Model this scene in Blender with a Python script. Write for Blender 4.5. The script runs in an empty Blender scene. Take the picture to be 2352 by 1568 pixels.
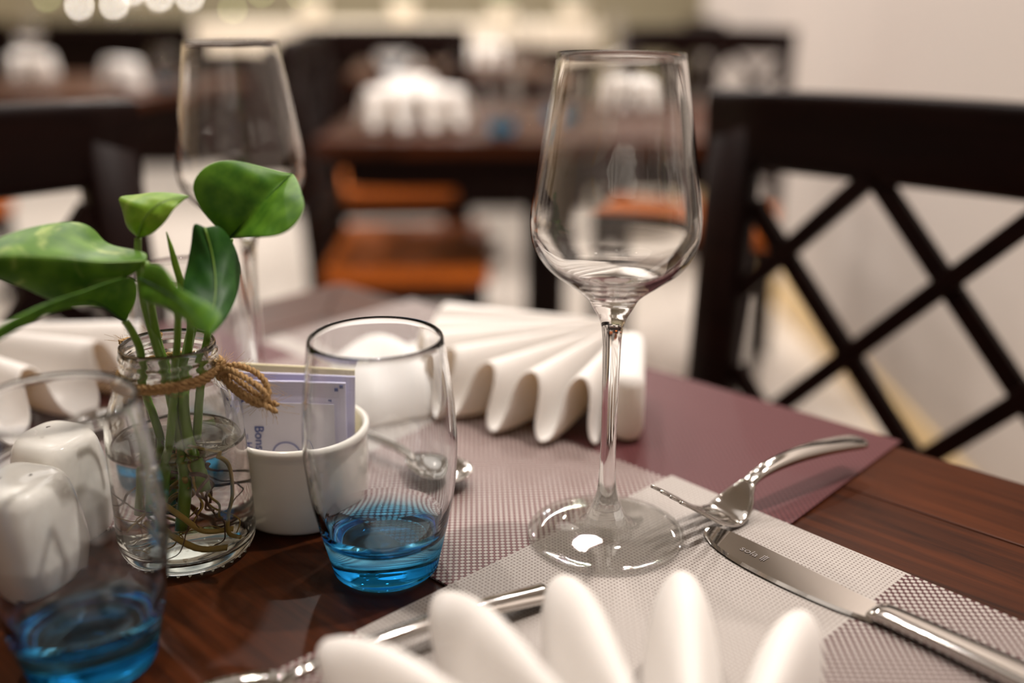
import bpy, bmesh, math, random
from mathutils import Vector, Matrix
R_ = math.radians
random.seed(7)
SC = bpy.context.scene
COL = SC.collection

# ---------------------------------------------------------------- camera, world, lights, exposure
TILT, FPX, CAMZ, TZ = R_(19), 2287.0, 1.008, 0.75
cd = bpy.data.cameras.new('camera')
cam = bpy.data.objects.new('camera', cd)
COL.objects.link(cam)
cam.location = (0, 0, CAMZ)
cam.rotation_euler = (R_(90) - TILT, 0, 0)
cd.sensor_width = 36
cd.lens = 36 * FPX / 2352
cd.clip_start = 0.01
cd.dof.use_dof = True
cd.dof.focus_distance = 0.478
cd.dof.aperture_fstop = 2.2
cd.dof.aperture_blades = 0
SC.camera = cam

w = bpy.data.worlds.new('world')
SC.world = w
w.use_nodes = True
w.node_tree.nodes['Background'].inputs[0].default_value = (1.0, 0.9, 0.8, 1)
w.node_tree.nodes['Background'].inputs[1].default_value = 0.02

vs = SC.view_settings
vs.view_transform = 'Standard'
vs.look = 'None'
vs.gamma = 1
vs.use_curve_mapping = False
vs.exposure = -0.92
SC.cycles.max_bounces = 20
SC.cycles.transmission_bounces = 16
SC.cycles.transparent_max_bounces = 16
SC.cycles.glossy_bounces = 8
SC.cycles.diffuse_bounces = 4
SC.cycles.sample_clamp_indirect = 8
SC.cycles.blur_glossy = 0.15
SC.cycles.caustics_reflective = False
SC.cycles.caustics_refractive = True

WARM = (1.0, 0.925, 0.865)


def lamp(name, kind, loc, energy, color=WARM, size=0.1, rot=(0, 0, 0), spot=None):
    l = bpy.data.lights.new(name, kind)
    l.energy = energy
    l.color = color
    if kind == 'AREA':
        l.shape = 'DISK'
        l.size = size
    else:
        l.shadow_soft_size = size
    if spot:
        l.spot_size = R_(spot)
        l.spot_blend = 0.6
    o = bpy.data.objects.new(name, l)
    o.location = loc
    o.rotation_euler = rot
    COL.objects.link(o)
    return o


CEIL = 2.75
# recessed ceiling fittings: (x, y, watts); the fitting bodies are built further down
DOWN = [(0.62, 0.75, 50), (0.0, 0.40, 10), (-0.55, 0.8, 15), (0.45, 2.1, 30), (-0.35, 2.4, 30), (-1.3, 2.2, 26),
        (0.3, 3.7, 36), (-0.9, 3.8, 36), (-2.3, 3.2, 36), (-0.2, 5.3, 46), (-1.8, 5.3, 46), (-3.4, 5.3, 36), (0.55, 4.9, 30)]
for x, y, e in DOWN:
    lamp('downlight_lamp', 'AREA', (x, y, CEIL - 0.03), e * 1.3, size=0.055)
lamp('ceiling_fill_lamp', 'AREA', (-0.5, 0.9, CEIL - 0.05), 5, size=1.2)  # added broad fill above the near table, no fitting behind it
lamp('ceiling_fill_lamp', 'AREA', (-1.2, 4.2, CEIL - 0.05), 22, size=2.0)  # second added fill, softening the back of the room

# ---------------------------------------------------------------- helpers
E1 = Vector((math.cos(R_(-42.9)), math.sin(R_(-42.9)), 0))
E2 = Vector((-E1.y, E1.x, 0))
TROT = R_(-42.9)


def E(a, b, z=TZ):
    """table frame -> world"""
    return Vector((0, 0, z)) + E1 * a + E2 * b


def Q(px, py, Y):
    """the point of the sight line through a photo pixel at world depth Y"""
    x = (px - 1176) / FPX
    y = -(py - 784) / FPX
    d = Vector((x, math.cos(TILT) + y * math.sin(TILT), -math.sin(TILT) + y * math.cos(TILT)))
    return Vector((0, 0, CAMZ)) + d * (Y / d.y)


def empty(name, label=None, cat=None, loc=(0, 0, 0), rotz=0.0, group=None):
    o = bpy.data.objects.new(name, None)
    o.empty_display_size = 0.02
    o.location = loc
    o.rotation_euler = (0, 0, rotz)
    COL.objects.link(o)
    tag(o, label, cat, group)
    return o


def tag(o, label=None, cat=None, group=None, kind=None):
    if label: o['label'] = label
    if cat: o['category'] = cat
    if group: o['group'] = group
    if kind: o['kind'] = kind
    return o


def obj(name, verts, faces, mat, parent=None, smooth=True, recalc=True, mats=None):
    me = bpy.data.meshes.new(name)
    if recalc:
        bm = bmesh.new()
        vv = [bm.verts.new(v) for v in verts]
        for f in faces:
            try:
                bm.faces.new([vv[i] for i in f])
            except ValueError:
                pass
        bmesh.ops.recalc_face_normals(bm, faces=bm.faces)
        bm.to_mesh(me)
        bm.free()
    else:
        me.from_pydata([tuple(v) for v in verts], [], faces)
    me.materials.append(mat)
    if smooth:
        me.polygons.foreach_set('use_smooth', [True] * len(me.polygons))
    me.update()
    o = bpy.data.objects.new(name, me)
    COL.objects.link(o)
    if parent: o.parent = parent
    return o


def copy_tree(o, parent=None):
    c = o.copy()
    COL.objects.link(c)
    if parent: c.parent = parent
    for ch in list(o.children):
        copy_tree(ch, c)
    return c


def cr(pts, n):
    """Catmull-Rom resampling of a list of tuples / vectors to n points"""
    P = [Vector(p) for p in pts]
    if len(P) == 2:
        return [P[0].lerp(P[1], i / (n - 1)) for i in range(n)]
    P = [P[0] * 2 - P[1]] + P + [P[-1] * 2 - P[-2]]
    m = len(P) - 3
    out = []
    for i in range(n):
        t = i / (n - 1) * m
        k = min(int(t), m - 1)
        u = t - k
        a, b, c, d = P[k:k + 4]
        out.append(0.5 * ((2 * b) + (c - a) * u + (2 * a - 5 * b + 4 * c - d) * u * u + (3 * b - a - 3 * c + d) * u ** 3))
    return out


def lathe_geo(prof, n=64):
    """closed revolve of (r, z) profile running axis-bottom -> outside -> inside -> axis; returns verts, faces, face zone index"""
    V, F, Zn = [], [], []
    rings = []
    for r, z in prof:
        if r < 1e-6:
            rings.append([len(V)])
            V.append((0, 0, z))
        else:
            rings.append(list(range(len(V), len(V) + n)))
            for i in range(n):
                a = 2 * math.pi * i / n
                V.append((r * math.cos(a), r * math.sin(a), z))
    for k in range(len(rings) - 1):
        A, B = rings[k], rings[k + 1]
        for i in range(n):
            j = (i + 1) % n
            if len(A) == 1 and len(B) == 1: continue
            if len(A) == 1: F.append((A[0], B[j], B[i]))
            elif len(B) == 1: F.append((A[i], A[j], B[0]))
            else: F.append((A[i], A[j], B[j], B[i]))
            Zn.append(k)
    return V, F, Zn


def lathe(name, prof, mat, parent=None, n=64):
    V, F, _ = lathe_geo(prof, n)
    return obj(name, V, F, mat, parent)


def lathe_parts(prof, cuts, mats, parent, n=72):
    """one closed revolve split by profile index into open pieces that meet edge to edge; cuts = [(name, [(k0, k1), ...])]"""
    V, F, Zn = lathe_geo(prof, n)
    out = []
    for name, spans in cuts:
        sel = [f for f, z in zip(F, Zn) if any(a <= z < b for a, b in spans)]
        used = sorted({i for f in sel for i in f})
        mp = {i: k for k, i in enumerate(used)}
        out.append(obj(name, [V[i] for i in used], [tuple(mp[i] for i in f) for f in sel], mats[name] if isinstance(mats, dict) else mats,
                       parent, recalc=False))
    return out


def tube_geo(path, rad, n=8, cap=True, sq=1.0, V=None, F=None):
    V = [] if V is None else V
    F = [] if F is None else F
    base = len(V)
    P = [Vector(p) for p in path]
    m = len(P)
    up = None
    for i in range(m):
        t = (P[min(i + 1, m - 1)] - P[max(i - 1, 0)]).normalized()
        if up is None:
            ref = Vector((0, 0, 1)) if abs(t.z) < 0.9 else Vector((1, 0, 0))
            up = (ref - t * ref.dot(t)).normalized()
        else:
            up = (up - t * up.dot(t)).normalized()
        s = t.cross(up)
        r = rad(i / (m - 1)) if callable(rad) else (rad[i] if isinstance(rad, (list, tuple)) else rad)
        for k in range(n):
            a = 2 * math.pi * k / n
            V.append(P[i] + s * (r * math.cos(a)) + up * (r * sq * math.sin(a)))
    for i in range(m - 1):
        for k in range(n):
            a, b = base + i * n + k, base + i * n + (k + 1) % n
            F.append((a, b, b + n, a + n))
    if cap:
        F.append(tuple(base + k for k in reversed(range(n))))
        F.append(tuple(base + (m - 1) * n + k for k in range(n)))
    return V, F


def tube(name, path, rad, mat, parent=None, n=8, sq=1.0):
    V, F = tube_geo(path, rad, n, True, sq)
    return obj(name, V, F, mat, parent)


def box_geo(c, s, M=None, bev=0.0, V=None, F=None):
    """chamfered box: 24 corner vertices"""
    V = [] if V is None else V
    F = [] if F is None else F
    b = len(V)
    hx, hy, hz = s[0] / 2, s[1] / 2, s[2] / 2
    bm = bmesh.new()
    bmesh.ops.create_cube(bm, size=1)
    for v in bm.verts:
        v.co = Vector((v.co.x * s[0], v.co.y * s[1], v.co.z * s[2]))
    if bev > 0:
        bmesh.ops.bevel(bm, geom=bm.edges[:], offset=bev, segments=2, affect='EDGES', profile=0.5)
    bm.verts.index_update()
    for v in bm.verts:
        p = v.co.copy()
        if M is not None: p = M @ p
        V.append(p + Vector(c))
    for f in bm.faces:
        F.append(tuple(b + v.index for v in f.verts))
    bm.free()
    return V, F


def box(name, c, s, mat, parent=None, rot=None, bev=0.002):
    M = rot if rot is not None else None
    V, F = box_geo(c, s, M, bev)
    o = obj(name, V, F, mat, parent, smooth=False)
    return o


def bar(name, p, q, wd, th, mat, parent=None, nrm=(0, 1, 0), bev=0.0015):
    """rectangular bar from p to q, thickness th along nrm"""
    p, q = Vector(p), Vector(q)
    d = (q - p)
    L = d.length
    x = d.normalized()
    n = Vector(nrm)
    n = (n - x * n.dot(x)).normalized()
    y = n.cross(x)
    M = Matrix((x, y, n)).transposed()
    return box(name, (p + q) / 2, (L, wd, th), mat, parent, M, bev)


def loft(name, secs, mat, parent=None, n=12, p=2.6):
    """secs: list of (centre, half width, half thickness, width vector, thickness vector): superellipse sections"""
    V, F = [], []
    for c, a, b, u, v in secs:
        for k in range(n):
            t = 2 * math.pi * (k + 0.5) / n
            ct, st = math.cos(t), math.sin(t)
            V.append(Vector(c) + Vector(u) * (a * math.copysign(abs(ct) ** (2 / p), ct)) + Vector(v) * (b * math.copysign(abs(st) ** (2 / p), st)))
    m = len(secs)
    for i in range(m - 1):
        for k in range(n):
            a, b = i * n + k, i * n + (k + 1) % n
            F.append((a, b, b + n, a + n))
    F.append(tuple(range(n)))
    F.append(tuple((m - 1) * n + k for k in range(n)))
    return obj(name, V, F, mat, parent)


# ---------------------------------------------------------------- materials
def new_mat(name):
    m = bpy.data.materials.new(name)
    m.use_nodes = True
    return m, m.node_tree, m.node_tree.nodes['Principled BSDF']


def nd(nt, t, **kw):
    n = nt.nodes.new(t)
    for k, v in kw.items():
        if k in ('operation', 'data_type', 'blend_type', 'interpolation', 'feature', 'wave_type', 'bands_direction', 'clamp'):
            setattr(n, k, v)
    return n


def mth(nt, op, a, b=None, c=None):
    n = nt.nodes.new('ShaderNodeMath')
    n.operation = op
    for i, v in enumerate((a, b, c)):
        if v is None: continue
        if isinstance(v, (int, float)): n.inputs[i].default_value = v
        else: nt.links.new(v, n.inputs[i])
    return n.outputs[0]


def mixc(nt, fac, a, b):
    n = nt.nodes.new('ShaderNodeMix')
    n.data_type = 'RGBA'
    if isinstance(fac, (int, float)): n.inputs[0].default_value = fac
    else: nt.links.new(fac, n.inputs[0])
    for i, v in ((6, a), (7, b)):
        if isinstance(v, tuple): n.inputs[i].default_value = (*v[:3], 1)
        else: nt.links.new(v, n.inputs[i])
    return n.outputs[2]


def plain(name, col, rough=0.5, metal=0.0, coat=0.0, noise=0.0, nscale=40, bump=0.0, spec=0.5, sheen=0.0):
    m, nt, b = new_mat(name)
    b.inputs['Base Color'].default_value = (*col, 1)
    b.inputs['Roughness'].default_value = rough
    b.inputs['Metallic'].default_value = metal
    b.inputs['Coat Weight'].default_value = coat
    b.inputs['Specular IOR Level'].default_value = spec
    b.inputs['Sheen Weight'].default_value = sheen
    if noise or bump:
        tc = nd(nt, 'ShaderNodeTexCoord')
        nz = nd(nt, 'ShaderNodeTexNoise')
        nz.inputs['Scale'].default_value = nscale
        nz.inputs['Detail'].default_value = 4
        nt.links.new(tc.outputs['Object'], nz.inputs['Vector'])
        if noise:
            lo = tuple(c * (1 - noise) for c in col)
            hi = tuple(min(1, c * (1 + noise)) for c in col)
            nt.links.new(mixc(nt, nz.outputs[0], lo, hi), b.inputs['Base Color'])
        if bump:
            bp = nd(nt, 'ShaderNodeBump')
            bp.inputs['Strength'].default_value = bump
            bp.inputs['Distance'].default_value = 0.001
            nt.links.new(nz.outputs[0], bp.inputs['Height'])
            nt.links.new(bp.outputs[0], b.inputs['Normal'])
    return m


def wood(name, dark, light, rough=0.35, coat=0.3, scale=1.0, rot=0.0, spec=0.4):
    m, nt, b = new_mat(name)
    tc = nd(nt, 'ShaderNodeTexCoord')
    mp = nd(nt, 'ShaderNodeMapping')
    mp.inputs['Rotation'].default_value = (0, 0, rot)
    mp.inputs['Scale'].default_value = (4 * scale, 70 * scale, 30 * scale)
    nt.links.new(tc.outputs['Object'], mp.inputs['Vector'])
    nz = nd(nt, 'ShaderNodeTexNoise')
    nz.inputs['Scale'].default_value = 2.2
    nz.inputs['Detail'].default_value = 8
    nz.inputs['Roughness'].default_value = 0.65
    nz.inputs['Distortion'].default_value = 0.6
    nt.links.new(mp.outputs[0], nz.inputs['Vector'])
    n2 = nd(nt, 'ShaderNodeTexNoise')
    n2.inputs['Scale'].default_value = 7 * scale
    n2.inputs['Detail'].default_value = 3
    nt.links.new(tc.outputs['Object'], n2.inputs['Vector'])
    f = mth(nt, 'MULTIPLY_ADD', nz.outputs[0], 0.75, mth(nt, 'MULTIPLY', n2.outputs[0], 0.35))
    rp = nd(nt, 'ShaderNodeValToRGB')
    rp.color_ramp.elements[0].position = 0.36
    rp.color_ramp.elements[0].color = (*dark, 1)
    rp.color_ramp.elements[1].position = 0.72
    rp.color_ramp.elements[1].color = (*light, 1)
    nt.links.new(f, rp.inputs[0])
    nt.links.new(rp.outputs[0], b.inputs['Base Color'])
    b.inputs['Roughness'].default_value = rough
    b.inputs['Coat Weight'].default_value = coat
    b.inputs['Specular IOR Level'].default_value = spec
    b.inputs['Coat Roughness'].default_value = 0.12
    bp = nd(nt, 'ShaderNodeBump')
    bp.inputs['Strength'].default_value = 0.12
    bp.inputs['Distance'].default_value = 0.0006
    nt.links.new(nz.outputs[0], bp.inputs['Height'])
    nt.links.new(bp.outputs[0], b.inputs['Normal'])
    return m


def glass(name, col=(1, 1, 1), ior=1.5, ramp=None, thin=0.0):
    m, nt, b = new_mat(name)
    nt.nodes.remove(b)
    g = nd(nt, 'ShaderNodeBsdfGlass')
    g.inputs['Roughness'].default_value = 0
    g.inputs['IOR'].default_value = ior
    g.inputs['Color'].default_value = (*col, 1)
    if ramp:
        tc = nd(nt, 'ShaderNodeTexCoord')
        sp = nd(nt, 'ShaderNodeSeparateXYZ')
        nt.links.new(tc.outputs['Object'], sp.inputs[0])
        f = mth(nt, 'DIVIDE', sp.outputs[2], 0.12)
        rp = nd(nt, 'ShaderNodeValToRGB')
        els = rp.color_ramp.elements
        els[0].position, els[0].color = ramp[0][0], (*ramp[0][1], 1)
        els[1].position, els[1].color = ramp[-1][0], (*ramp[-1][1], 1)
        for p, c in ramp[1:-1]:
            e = els.new(p)
            e.color = (*c, 1)
        nt.links.new(f, rp.inputs[0])
        nt.links.new(rp.outputs[0], g.inputs['Color'])
    out = g.outputs[0]
    if thin:
        # thin parallel plate: straight transmission plus fresnel reflection
        fr = nd(nt, 'ShaderNodeFresnel')
        ge = nd(nt, 'ShaderNodeNewGeometry')
        # same reflectance on both faces of the plate
        nt.links.new(mth(nt, 'MULTIPLY_ADD', ge.outputs['Backfacing'], 1 / ior - ior, ior), fr.inputs['IOR'])
        tr = nd(nt, 'ShaderNodeBsdfTransparent')
        tr.inputs[0].default_value = (*col, 1)
        gl = nd(nt, 'ShaderNodeBsdfGlossy')
        gl.inputs['Roughness'].default_value = 0
        mx = nd(nt, 'ShaderNodeMixShader')
        nt.links.new(fr.outputs[0], mx.inputs[0])
        nt.links.new(tr.outputs[0], mx.inputs[1])
        nt.links.new(gl.outputs[0], mx.inputs[2])
        m2 = nd(nt, 'ShaderNodeMixShader')
        m2.inputs[0].default_value = thin
        nt.links.new(g.outputs[0], m2.inputs[1])
        nt.links.new(mx.outputs[0], m2.inputs[2])
        out = m2.outputs[0]
    nt.links.new(out, nt.nodes['Material Output'].inputs['Surface'])
    return m


def emit(name, col, s):
    m, nt, b = new_mat(name)
    b.inputs['Base Color'].default_value = (0.8, 0.8, 0.8, 1)
    b.inputs['Emission Color'].default_value = (*col, 1)
    b.inputs['Emission Strength'].default_value = s
    return m


def weave(name, pitch=0.002, umid=0.0, vmid=0.0, light=(0.37, 0.335, 0.305), maroon=(0.11, 0.031, 0.033)):
    """plain-woven vinyl: warp strands light where u > umid, weft strands light where v > vmid"""
    m, nt, b = new_mat(name)
    tc = nd(nt, 'ShaderNodeTexCoord')
    sp = nd(nt, 'ShaderNodeSeparateXYZ')
    nt.links.new(tc.outputs['Object'], sp.inputs[0])
    u, v = sp.outputs[0], sp.outputs[1]
    us, vs_ = mth(nt, 'DIVIDE', u, pitch), mth(nt, 'DIVIDE', v, pitch)
    iu, iv = mth(nt, 'FLOOR', us), mth(nt, 'FLOOR', vs_)
    fu = mth(nt, 'ABSOLUTE', mth(nt, 'SUBTRACT', mth(nt, 'SUBTRACT', us, iu), 0.5))
    fv = mth(nt, 'ABSOLUTE', mth(nt, 'SUBTRACT', mth(nt, 'SUBTRACT', vs_, iv), 0.5))
    par = mth(nt, 'ABSOLUTE', mth(nt, 'MODULO', mth(nt, 'ADD', iu, iv), 2.0))
    warp = mixc(nt, mth(nt, 'GREATER_THAN', mth(nt, 'MULTIPLY', iu, pitch), umid), maroon, light)
    weft = mixc(nt, mth(nt, 'GREATER_THAN', mth(nt, 'MULTIPLY', iv, pitch), vmid), tuple(c * 0.55 for c in maroon), light)
    top = mixc(nt, par, warp, weft)
    hole = mth(nt, 'MULTIPLY', mth(nt, 'GREATER_THAN', fu, 0.34), mth(nt, 'GREATER_THAN', fv, 0.30))
    dark = mixc(nt, 0.8, top, (0.05, 0.014, 0.016))
    # darker joint lines where one strand dives beneath the other
    dive = mth(nt, 'ADD', mth(nt, 'MULTIPLY', par, mth(nt, 'POWER', mth(nt, 'MULTIPLY', fu, 2.0), 6.0)),
               mth(nt, 'MULTIPLY', mth(nt, 'SUBTRACT', 1.0, par), mth(nt, 'POWER', mth(nt, 'MULTIPLY', fv, 2.0), 6.0)))
    col = mixc(nt, mth(nt, 'MAXIMUM', hole, mth(nt, 'MULTIPLY', dive, 0.25)), top, dark)
    nt.links.new(col, b.inputs['Base Color'])
    b.inputs['Roughness'].default_value = 0.5
    b.inputs['Specular IOR Level'].default_value = 0.2
    hgt = mth(nt, 'SUBTRACT', 1.0, mth(nt, 'MAXIMUM', hole, mth(nt, 'MULTIPLY', dive, 0.6)))
    bp = nd(nt, 'ShaderNodeBump')
    bp.inputs['Strength'].default_value = 0.5
    bp.inputs['Distance'].default_value = 0.0006
    nt.links.new(hgt, bp.inputs['Height'])
    nt.links.new(bp.outputs[0], b.inputs['Normal'])
    return m


def leaf_mat(name, dark, light, pale=0.0, seed=0.0):
    m, nt, b = new_mat(name)
    tc = nd(nt, 'ShaderNodeTexCoord')
    nz = nd(nt, 'ShaderNodeTexNoise')
    nz.noise_dimensions = '4D'
    nz.inputs['W'].default_value = seed
    nz.inputs['Scale'].default_value = 110
    nz.inputs['Detail'].default_value = 5
    nt.links.new(tc.outputs['Object'], nz.inputs['Vector'])
    rp = nd(nt, 'ShaderNodeValToRGB')
    rp.color_ramp.elements[0].position = 0.35
    rp.color_ramp.elements[0].color = (*dark, 1)
    rp.color_ramp.elements[1].position = 0.68
    rp.color_ramp.elements[1].color = (*light, 1)
    nt.links.new(nz.outputs[0], rp.inputs[0])
    col = rp.outputs[0]
    if pale:
        n2 = nd(nt, 'ShaderNodeTexNoise')
        n2.noise_dimensions = '4D'
        n2.inputs['W'].default_value = seed + 3
        n2.inputs['Scale'].default_value = 38
        n2.inputs['Detail'].default_value = 3
        n2.inputs['Distortion'].default_value = 1.5
        nt.links.new(tc.outputs['Object'], n2.inputs['Vector'])
        r2 = nd(nt, 'ShaderNodeValToRGB')
        r2.color_ramp.elements[0].position = 0.55
        r2.color_ramp.elements[1].position = 0.63
        nt.links.new(n2.outputs[0], r2.inputs[0])
        col = mixc(nt, mth(nt, 'MULTIPLY', r2.outputs[0], pale), col, (0.42, 0.52, 0.14))
    nt.links.new(col, b.inputs['Base Color'])
    b.inputs['Roughness'].default_value = 0.45
    b.inputs['Specular IOR Level'].default_value = 0.3
    b.inputs['Subsurface Weight'].default_value = 0.0
    tr = nd(nt, 'ShaderNodeBsdfTranslucent')
    nt.links.new(col, tr.inputs[0])
    mx = nd(nt, 'ShaderNodeMixShader')
    mx.inputs[0].default_value = 0.3
    nt.links.new(b.outputs[0], mx.inputs[1])
    nt.links.new(tr.outputs[0], mx.inputs[2])
    nt.links.new(mx.outputs[0], nt.nodes['Material Output'].inputs['Surface'])
    return m


M = {}
M['table'] = wood('table_wood', (0.011, 0.0026, 0.0008), (0.070, 0.0165, 0.0036), 0.34, 0.0, 1.0, spec=0.13)
M['chair'] = wood('chair_wood', (0.0035, 0.0011, 0.0008), (0.010, 0.003, 0.002), 0.45, 0.0, 1.0, spec=0.08)
M['seat'] = wood('seat_wood', (0.30, 0.062, 0.004), (0.56, 0.135, 0.010), 0.4, 0.0, 0.6, spec=0.25)
M['linen'] = plain('napkin_linen', (0.90, 0.875, 0.845), 0.85, noise=0.03, nscale=900, bump=0.15, sheen=0.3, spec=0.2)
def add_translucent(m, col, fac):
    nt = m.node_tree
    b = nt.nodes['Principled BSDF']
    tr = nd(nt, 'ShaderNodeBsdfTranslucent')
    tr.inputs[0].default_value = (*col, 1)
    mx = nd(nt, 'ShaderNodeMixShader')
    mx.inputs[0].default_value = fac
    nt.links.new(b.outputs[0], mx.inputs[1])
    nt.links.new(tr.outputs[0], mx.inputs[2])
    nt.links.new(mx.outputs[0], nt.nodes['Material Output'].inputs['Surface'])


add_translucent(M['linen'], (0.85, 0.66, 0.42), 0.22)
M['porcelain'] = plain('porcelain', (0.76, 0.72, 0.65), 0.12, coat=0.6, noise=0.01, nscale=8)
M['steel'] = plain('polished_steel', (0.58, 0.56, 0.535), 0.09, metal=1.0, noise=0.02, nscale=60)
M['steel_etch'] = plain('etched_mark', (0.16, 0.14, 0.13), 0.5, metal=0.6)
M['glass'] = glass('clear_glass', (0.998, 0.999, 0.998))
M['glassfoot'] = glass('thin_glass', (0.985, 0.99, 0.985), thin=0.72)
M['glassbowl'] = M['glass']
M['bluewall'] = glass('tumbler_glass', ramp=[(0.0, (0.22, 0.66, 0.93)), (0.125, (0.25, 0.68, 0.94)), (0.165, (0.80, 0.94, 0.99)), (0.20, (0.975, 0.99, 1.0)), (0.9, (0.99, 0.995, 1.0))])
M['jarglass'] = glass('jar_glass', (0.99, 0.995, 0.985))
M['water'] = glass('water', (0.99, 0.99, 0.98), 1.33)
M['twine'] = plain('jute_twine', (0.40, 0.25, 0.115), 0.9, noise=0.5, nscale=900, bump=0.6, spec=0.1)
M['stem'] = plain('stem_green', (0.12, 0.23, 0.022), 0.4, noise=0.3, nscale=60)
M['root'] = plain('root_yellow', (0.30, 0.20, 0.035), 0.6, noise=0.45, nscale=150)
M['rootdark'] = plain('root_brown', (0.07, 0.03, 0.012), 0.7, noise=0.4, nscale=150)
M['leaf'] = leaf_mat('leaf_green', (0.055, 0.17, 0.010), (0.14, 0.31, 0.022), 0.0, 1.0)
M['leafpale'] = leaf_mat('leaf_variegated', (0.05, 0.15, 0.008), (0.13, 0.28, 0.02), 0.75, 5.0)
M['leafyoung'] = leaf_mat('leaf_young', (0.14, 0.29, 0.015), (0.26, 0.42, 0.035), 0.35, 9.0)
M['leafshade_rib'] = leaf_mat('leaf_shade_and_rib', (0.010, 0.06, 0.006), (0.03, 0.12, 0.012), 0.0, 2.0)  # shade on the hanging leaf put into its green; also colours dark midribs
M['paper'] = plain('sachet_paper', (0.66, 0.64, 0.84), 0.5, noise=0.05, nscale=120, bump=0.15)
M['paper2'] = plain('sachet_window', (0.74, 0.72, 0.82), 0.5, noise=0.04, nscale=120, bump=0.15)
M['paperyellow'] = plain('sachet_cream', (0.86, 0.78, 0.52), 0.5, noise=0.04, nscale=120)
M['ink'] = plain('blue_ink', (0.012, 0.05, 0.30), 0.6)
M['hole'] = plain('shaker_hole', (0.10, 0.08, 0.06), 0.9)
M['wall'] = plain('wall_paint', (0.46, 0.412, 0.378), 0.85, noise=0.03, nscale=3, bump=0.05)
M['walltan'] = plain('wall_tan', (0.60, 0.47, 0.30), 0.85, noise=0.05, nscale=3)
M['wallolive'] = plain('wall_olive', (0.30, 0.26, 0.17), 0.8, noise=0.12, nscale=2)
M['cream'] = plain('cream_panel', (0.74, 0.66, 0.54), 0.5, noise=0.04, nscale=6)
M['base'] = plain('baseboard_cream', (0.62, 0.45, 0.22), 0.4, noise=0.06, nscale=8)
M['ceil'] = plain('ceiling_white', (0.36, 0.335, 0.30), 0.9, noise=0.02, nscale=4)
M['trimwhite'] = plain('fitting_white', (0.8, 0.8, 0.8), 0.4)
M['bulb'] = emit('bulb_glow', (1.0, 0.90, 0.80), 55)
M['bulbgreen'] = emit('bulb_green_glow', (0.80, 0.85, 0.30), 9)
M['lens'] = emit('downlight_lens', (1.0, 0.9, 0.78), 12)


def floor_mat():
    m, nt, b = new_mat('floor_tile')
    tc = nd(nt, 'ShaderNodeTexCoord')
    br = nd(nt, 'ShaderNodeTexBrick')
    br.offset = 0
    br.inputs['Scale'].default_value = 1
    br.inputs['Brick Width'].default_value = 0.6
    br.inputs['Row Height'].default_value = 0.6
    br.inputs['Mortar Size'].default_value = 0.003
    br.inputs['Color1'].default_value = (0.62, 0.56, 0.50, 1)
    br.inputs['Color2'].default_value = (0.66, 0.60, 0.54, 1)
    br.inputs['Mortar'].default_value = (0.35, 0.3, 0.26, 1)
    nt.links.new(tc.outputs['Object'], br.inputs['Vector'])
    nt.links.new(br.outputs[0], b.inputs['Base Color'])
    b.inputs['Roughness'].default_value = 0.22
    return m


M['floor'] = floor_mat()

# ---------------------------------------------------------------- room
XR, XL, YN, YF = 0.93, -4.6, -1.6, 7.2
def slab(name, lo, hi, mat, kind='structure'):
    c = [(a + b) / 2 for a, b in zip(lo, hi)]
    s = [b - a for a, b in zip(lo, hi)]
    o = box(name, c, s, mat, bev=0)
    if kind: o['kind'] = kind
    return o


slab('floor', (XL - 0.1, YN - 0.1, -0.1), (2.6, YF + 0.1, 0), M['floor'])
slab('ceiling', (XL - 0.1, YN - 0.1, CEIL), (2.6, YF + 0.1, CEIL + 0.1), M['ceil'])
slab('wall_right', (XR, YN, 0), (XR + 0.12, 5.1, CEIL), M['wall'])
slab('wall_recess', (2.5, 5.1, 0), (2.6, YF, CEIL), M['walltan'])
slab('wall_left', (XL - 0.1, YN, 0), (XL, YF, CEIL), M['walltan'])
slab('wall_far', (XL, YF, 0), (2.6, YF + 0.1, CEIL), M['wallolive'])
slab('wall_near', (XL, YN - 0.1, 0), (2.6, YN, CEIL), M['wall'])
slab('wall_return', (XR + 0.12, 5.0, 0), (2.6, 5.1, CEIL), M['wall'])
slab('baseboard_right', (XR - 0.015, YN, 0), (XR, 5.1, 0.10), M['base'])
slab('baseboard_far', (XL, YF - 0.015, 0), (2.5, YF, 0.10), M['base'])

for i, (x, y, e) in enumerate(DOWN):
    t = empty('downlight', 'round white recessed ceiling downlight above the restaurant tables', 'ceiling light', (x, y, CEIL), 0, 'ceiling downlights')
    V, F, _ = lathe_geo([(0.028, 0), (0.034, -0.004), (0.045, -0.006), (0.045, 0)], 24)
    obj('trim_ring', V, F, M['trimwhite'], t)
    V, F, _ = lathe_geo([(0, 0.0), (0.028, 0.0), (0.028, -0.002), (0, -0.002)], 24)
    obj('lens', V, F, M['lens'], t)

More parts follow.
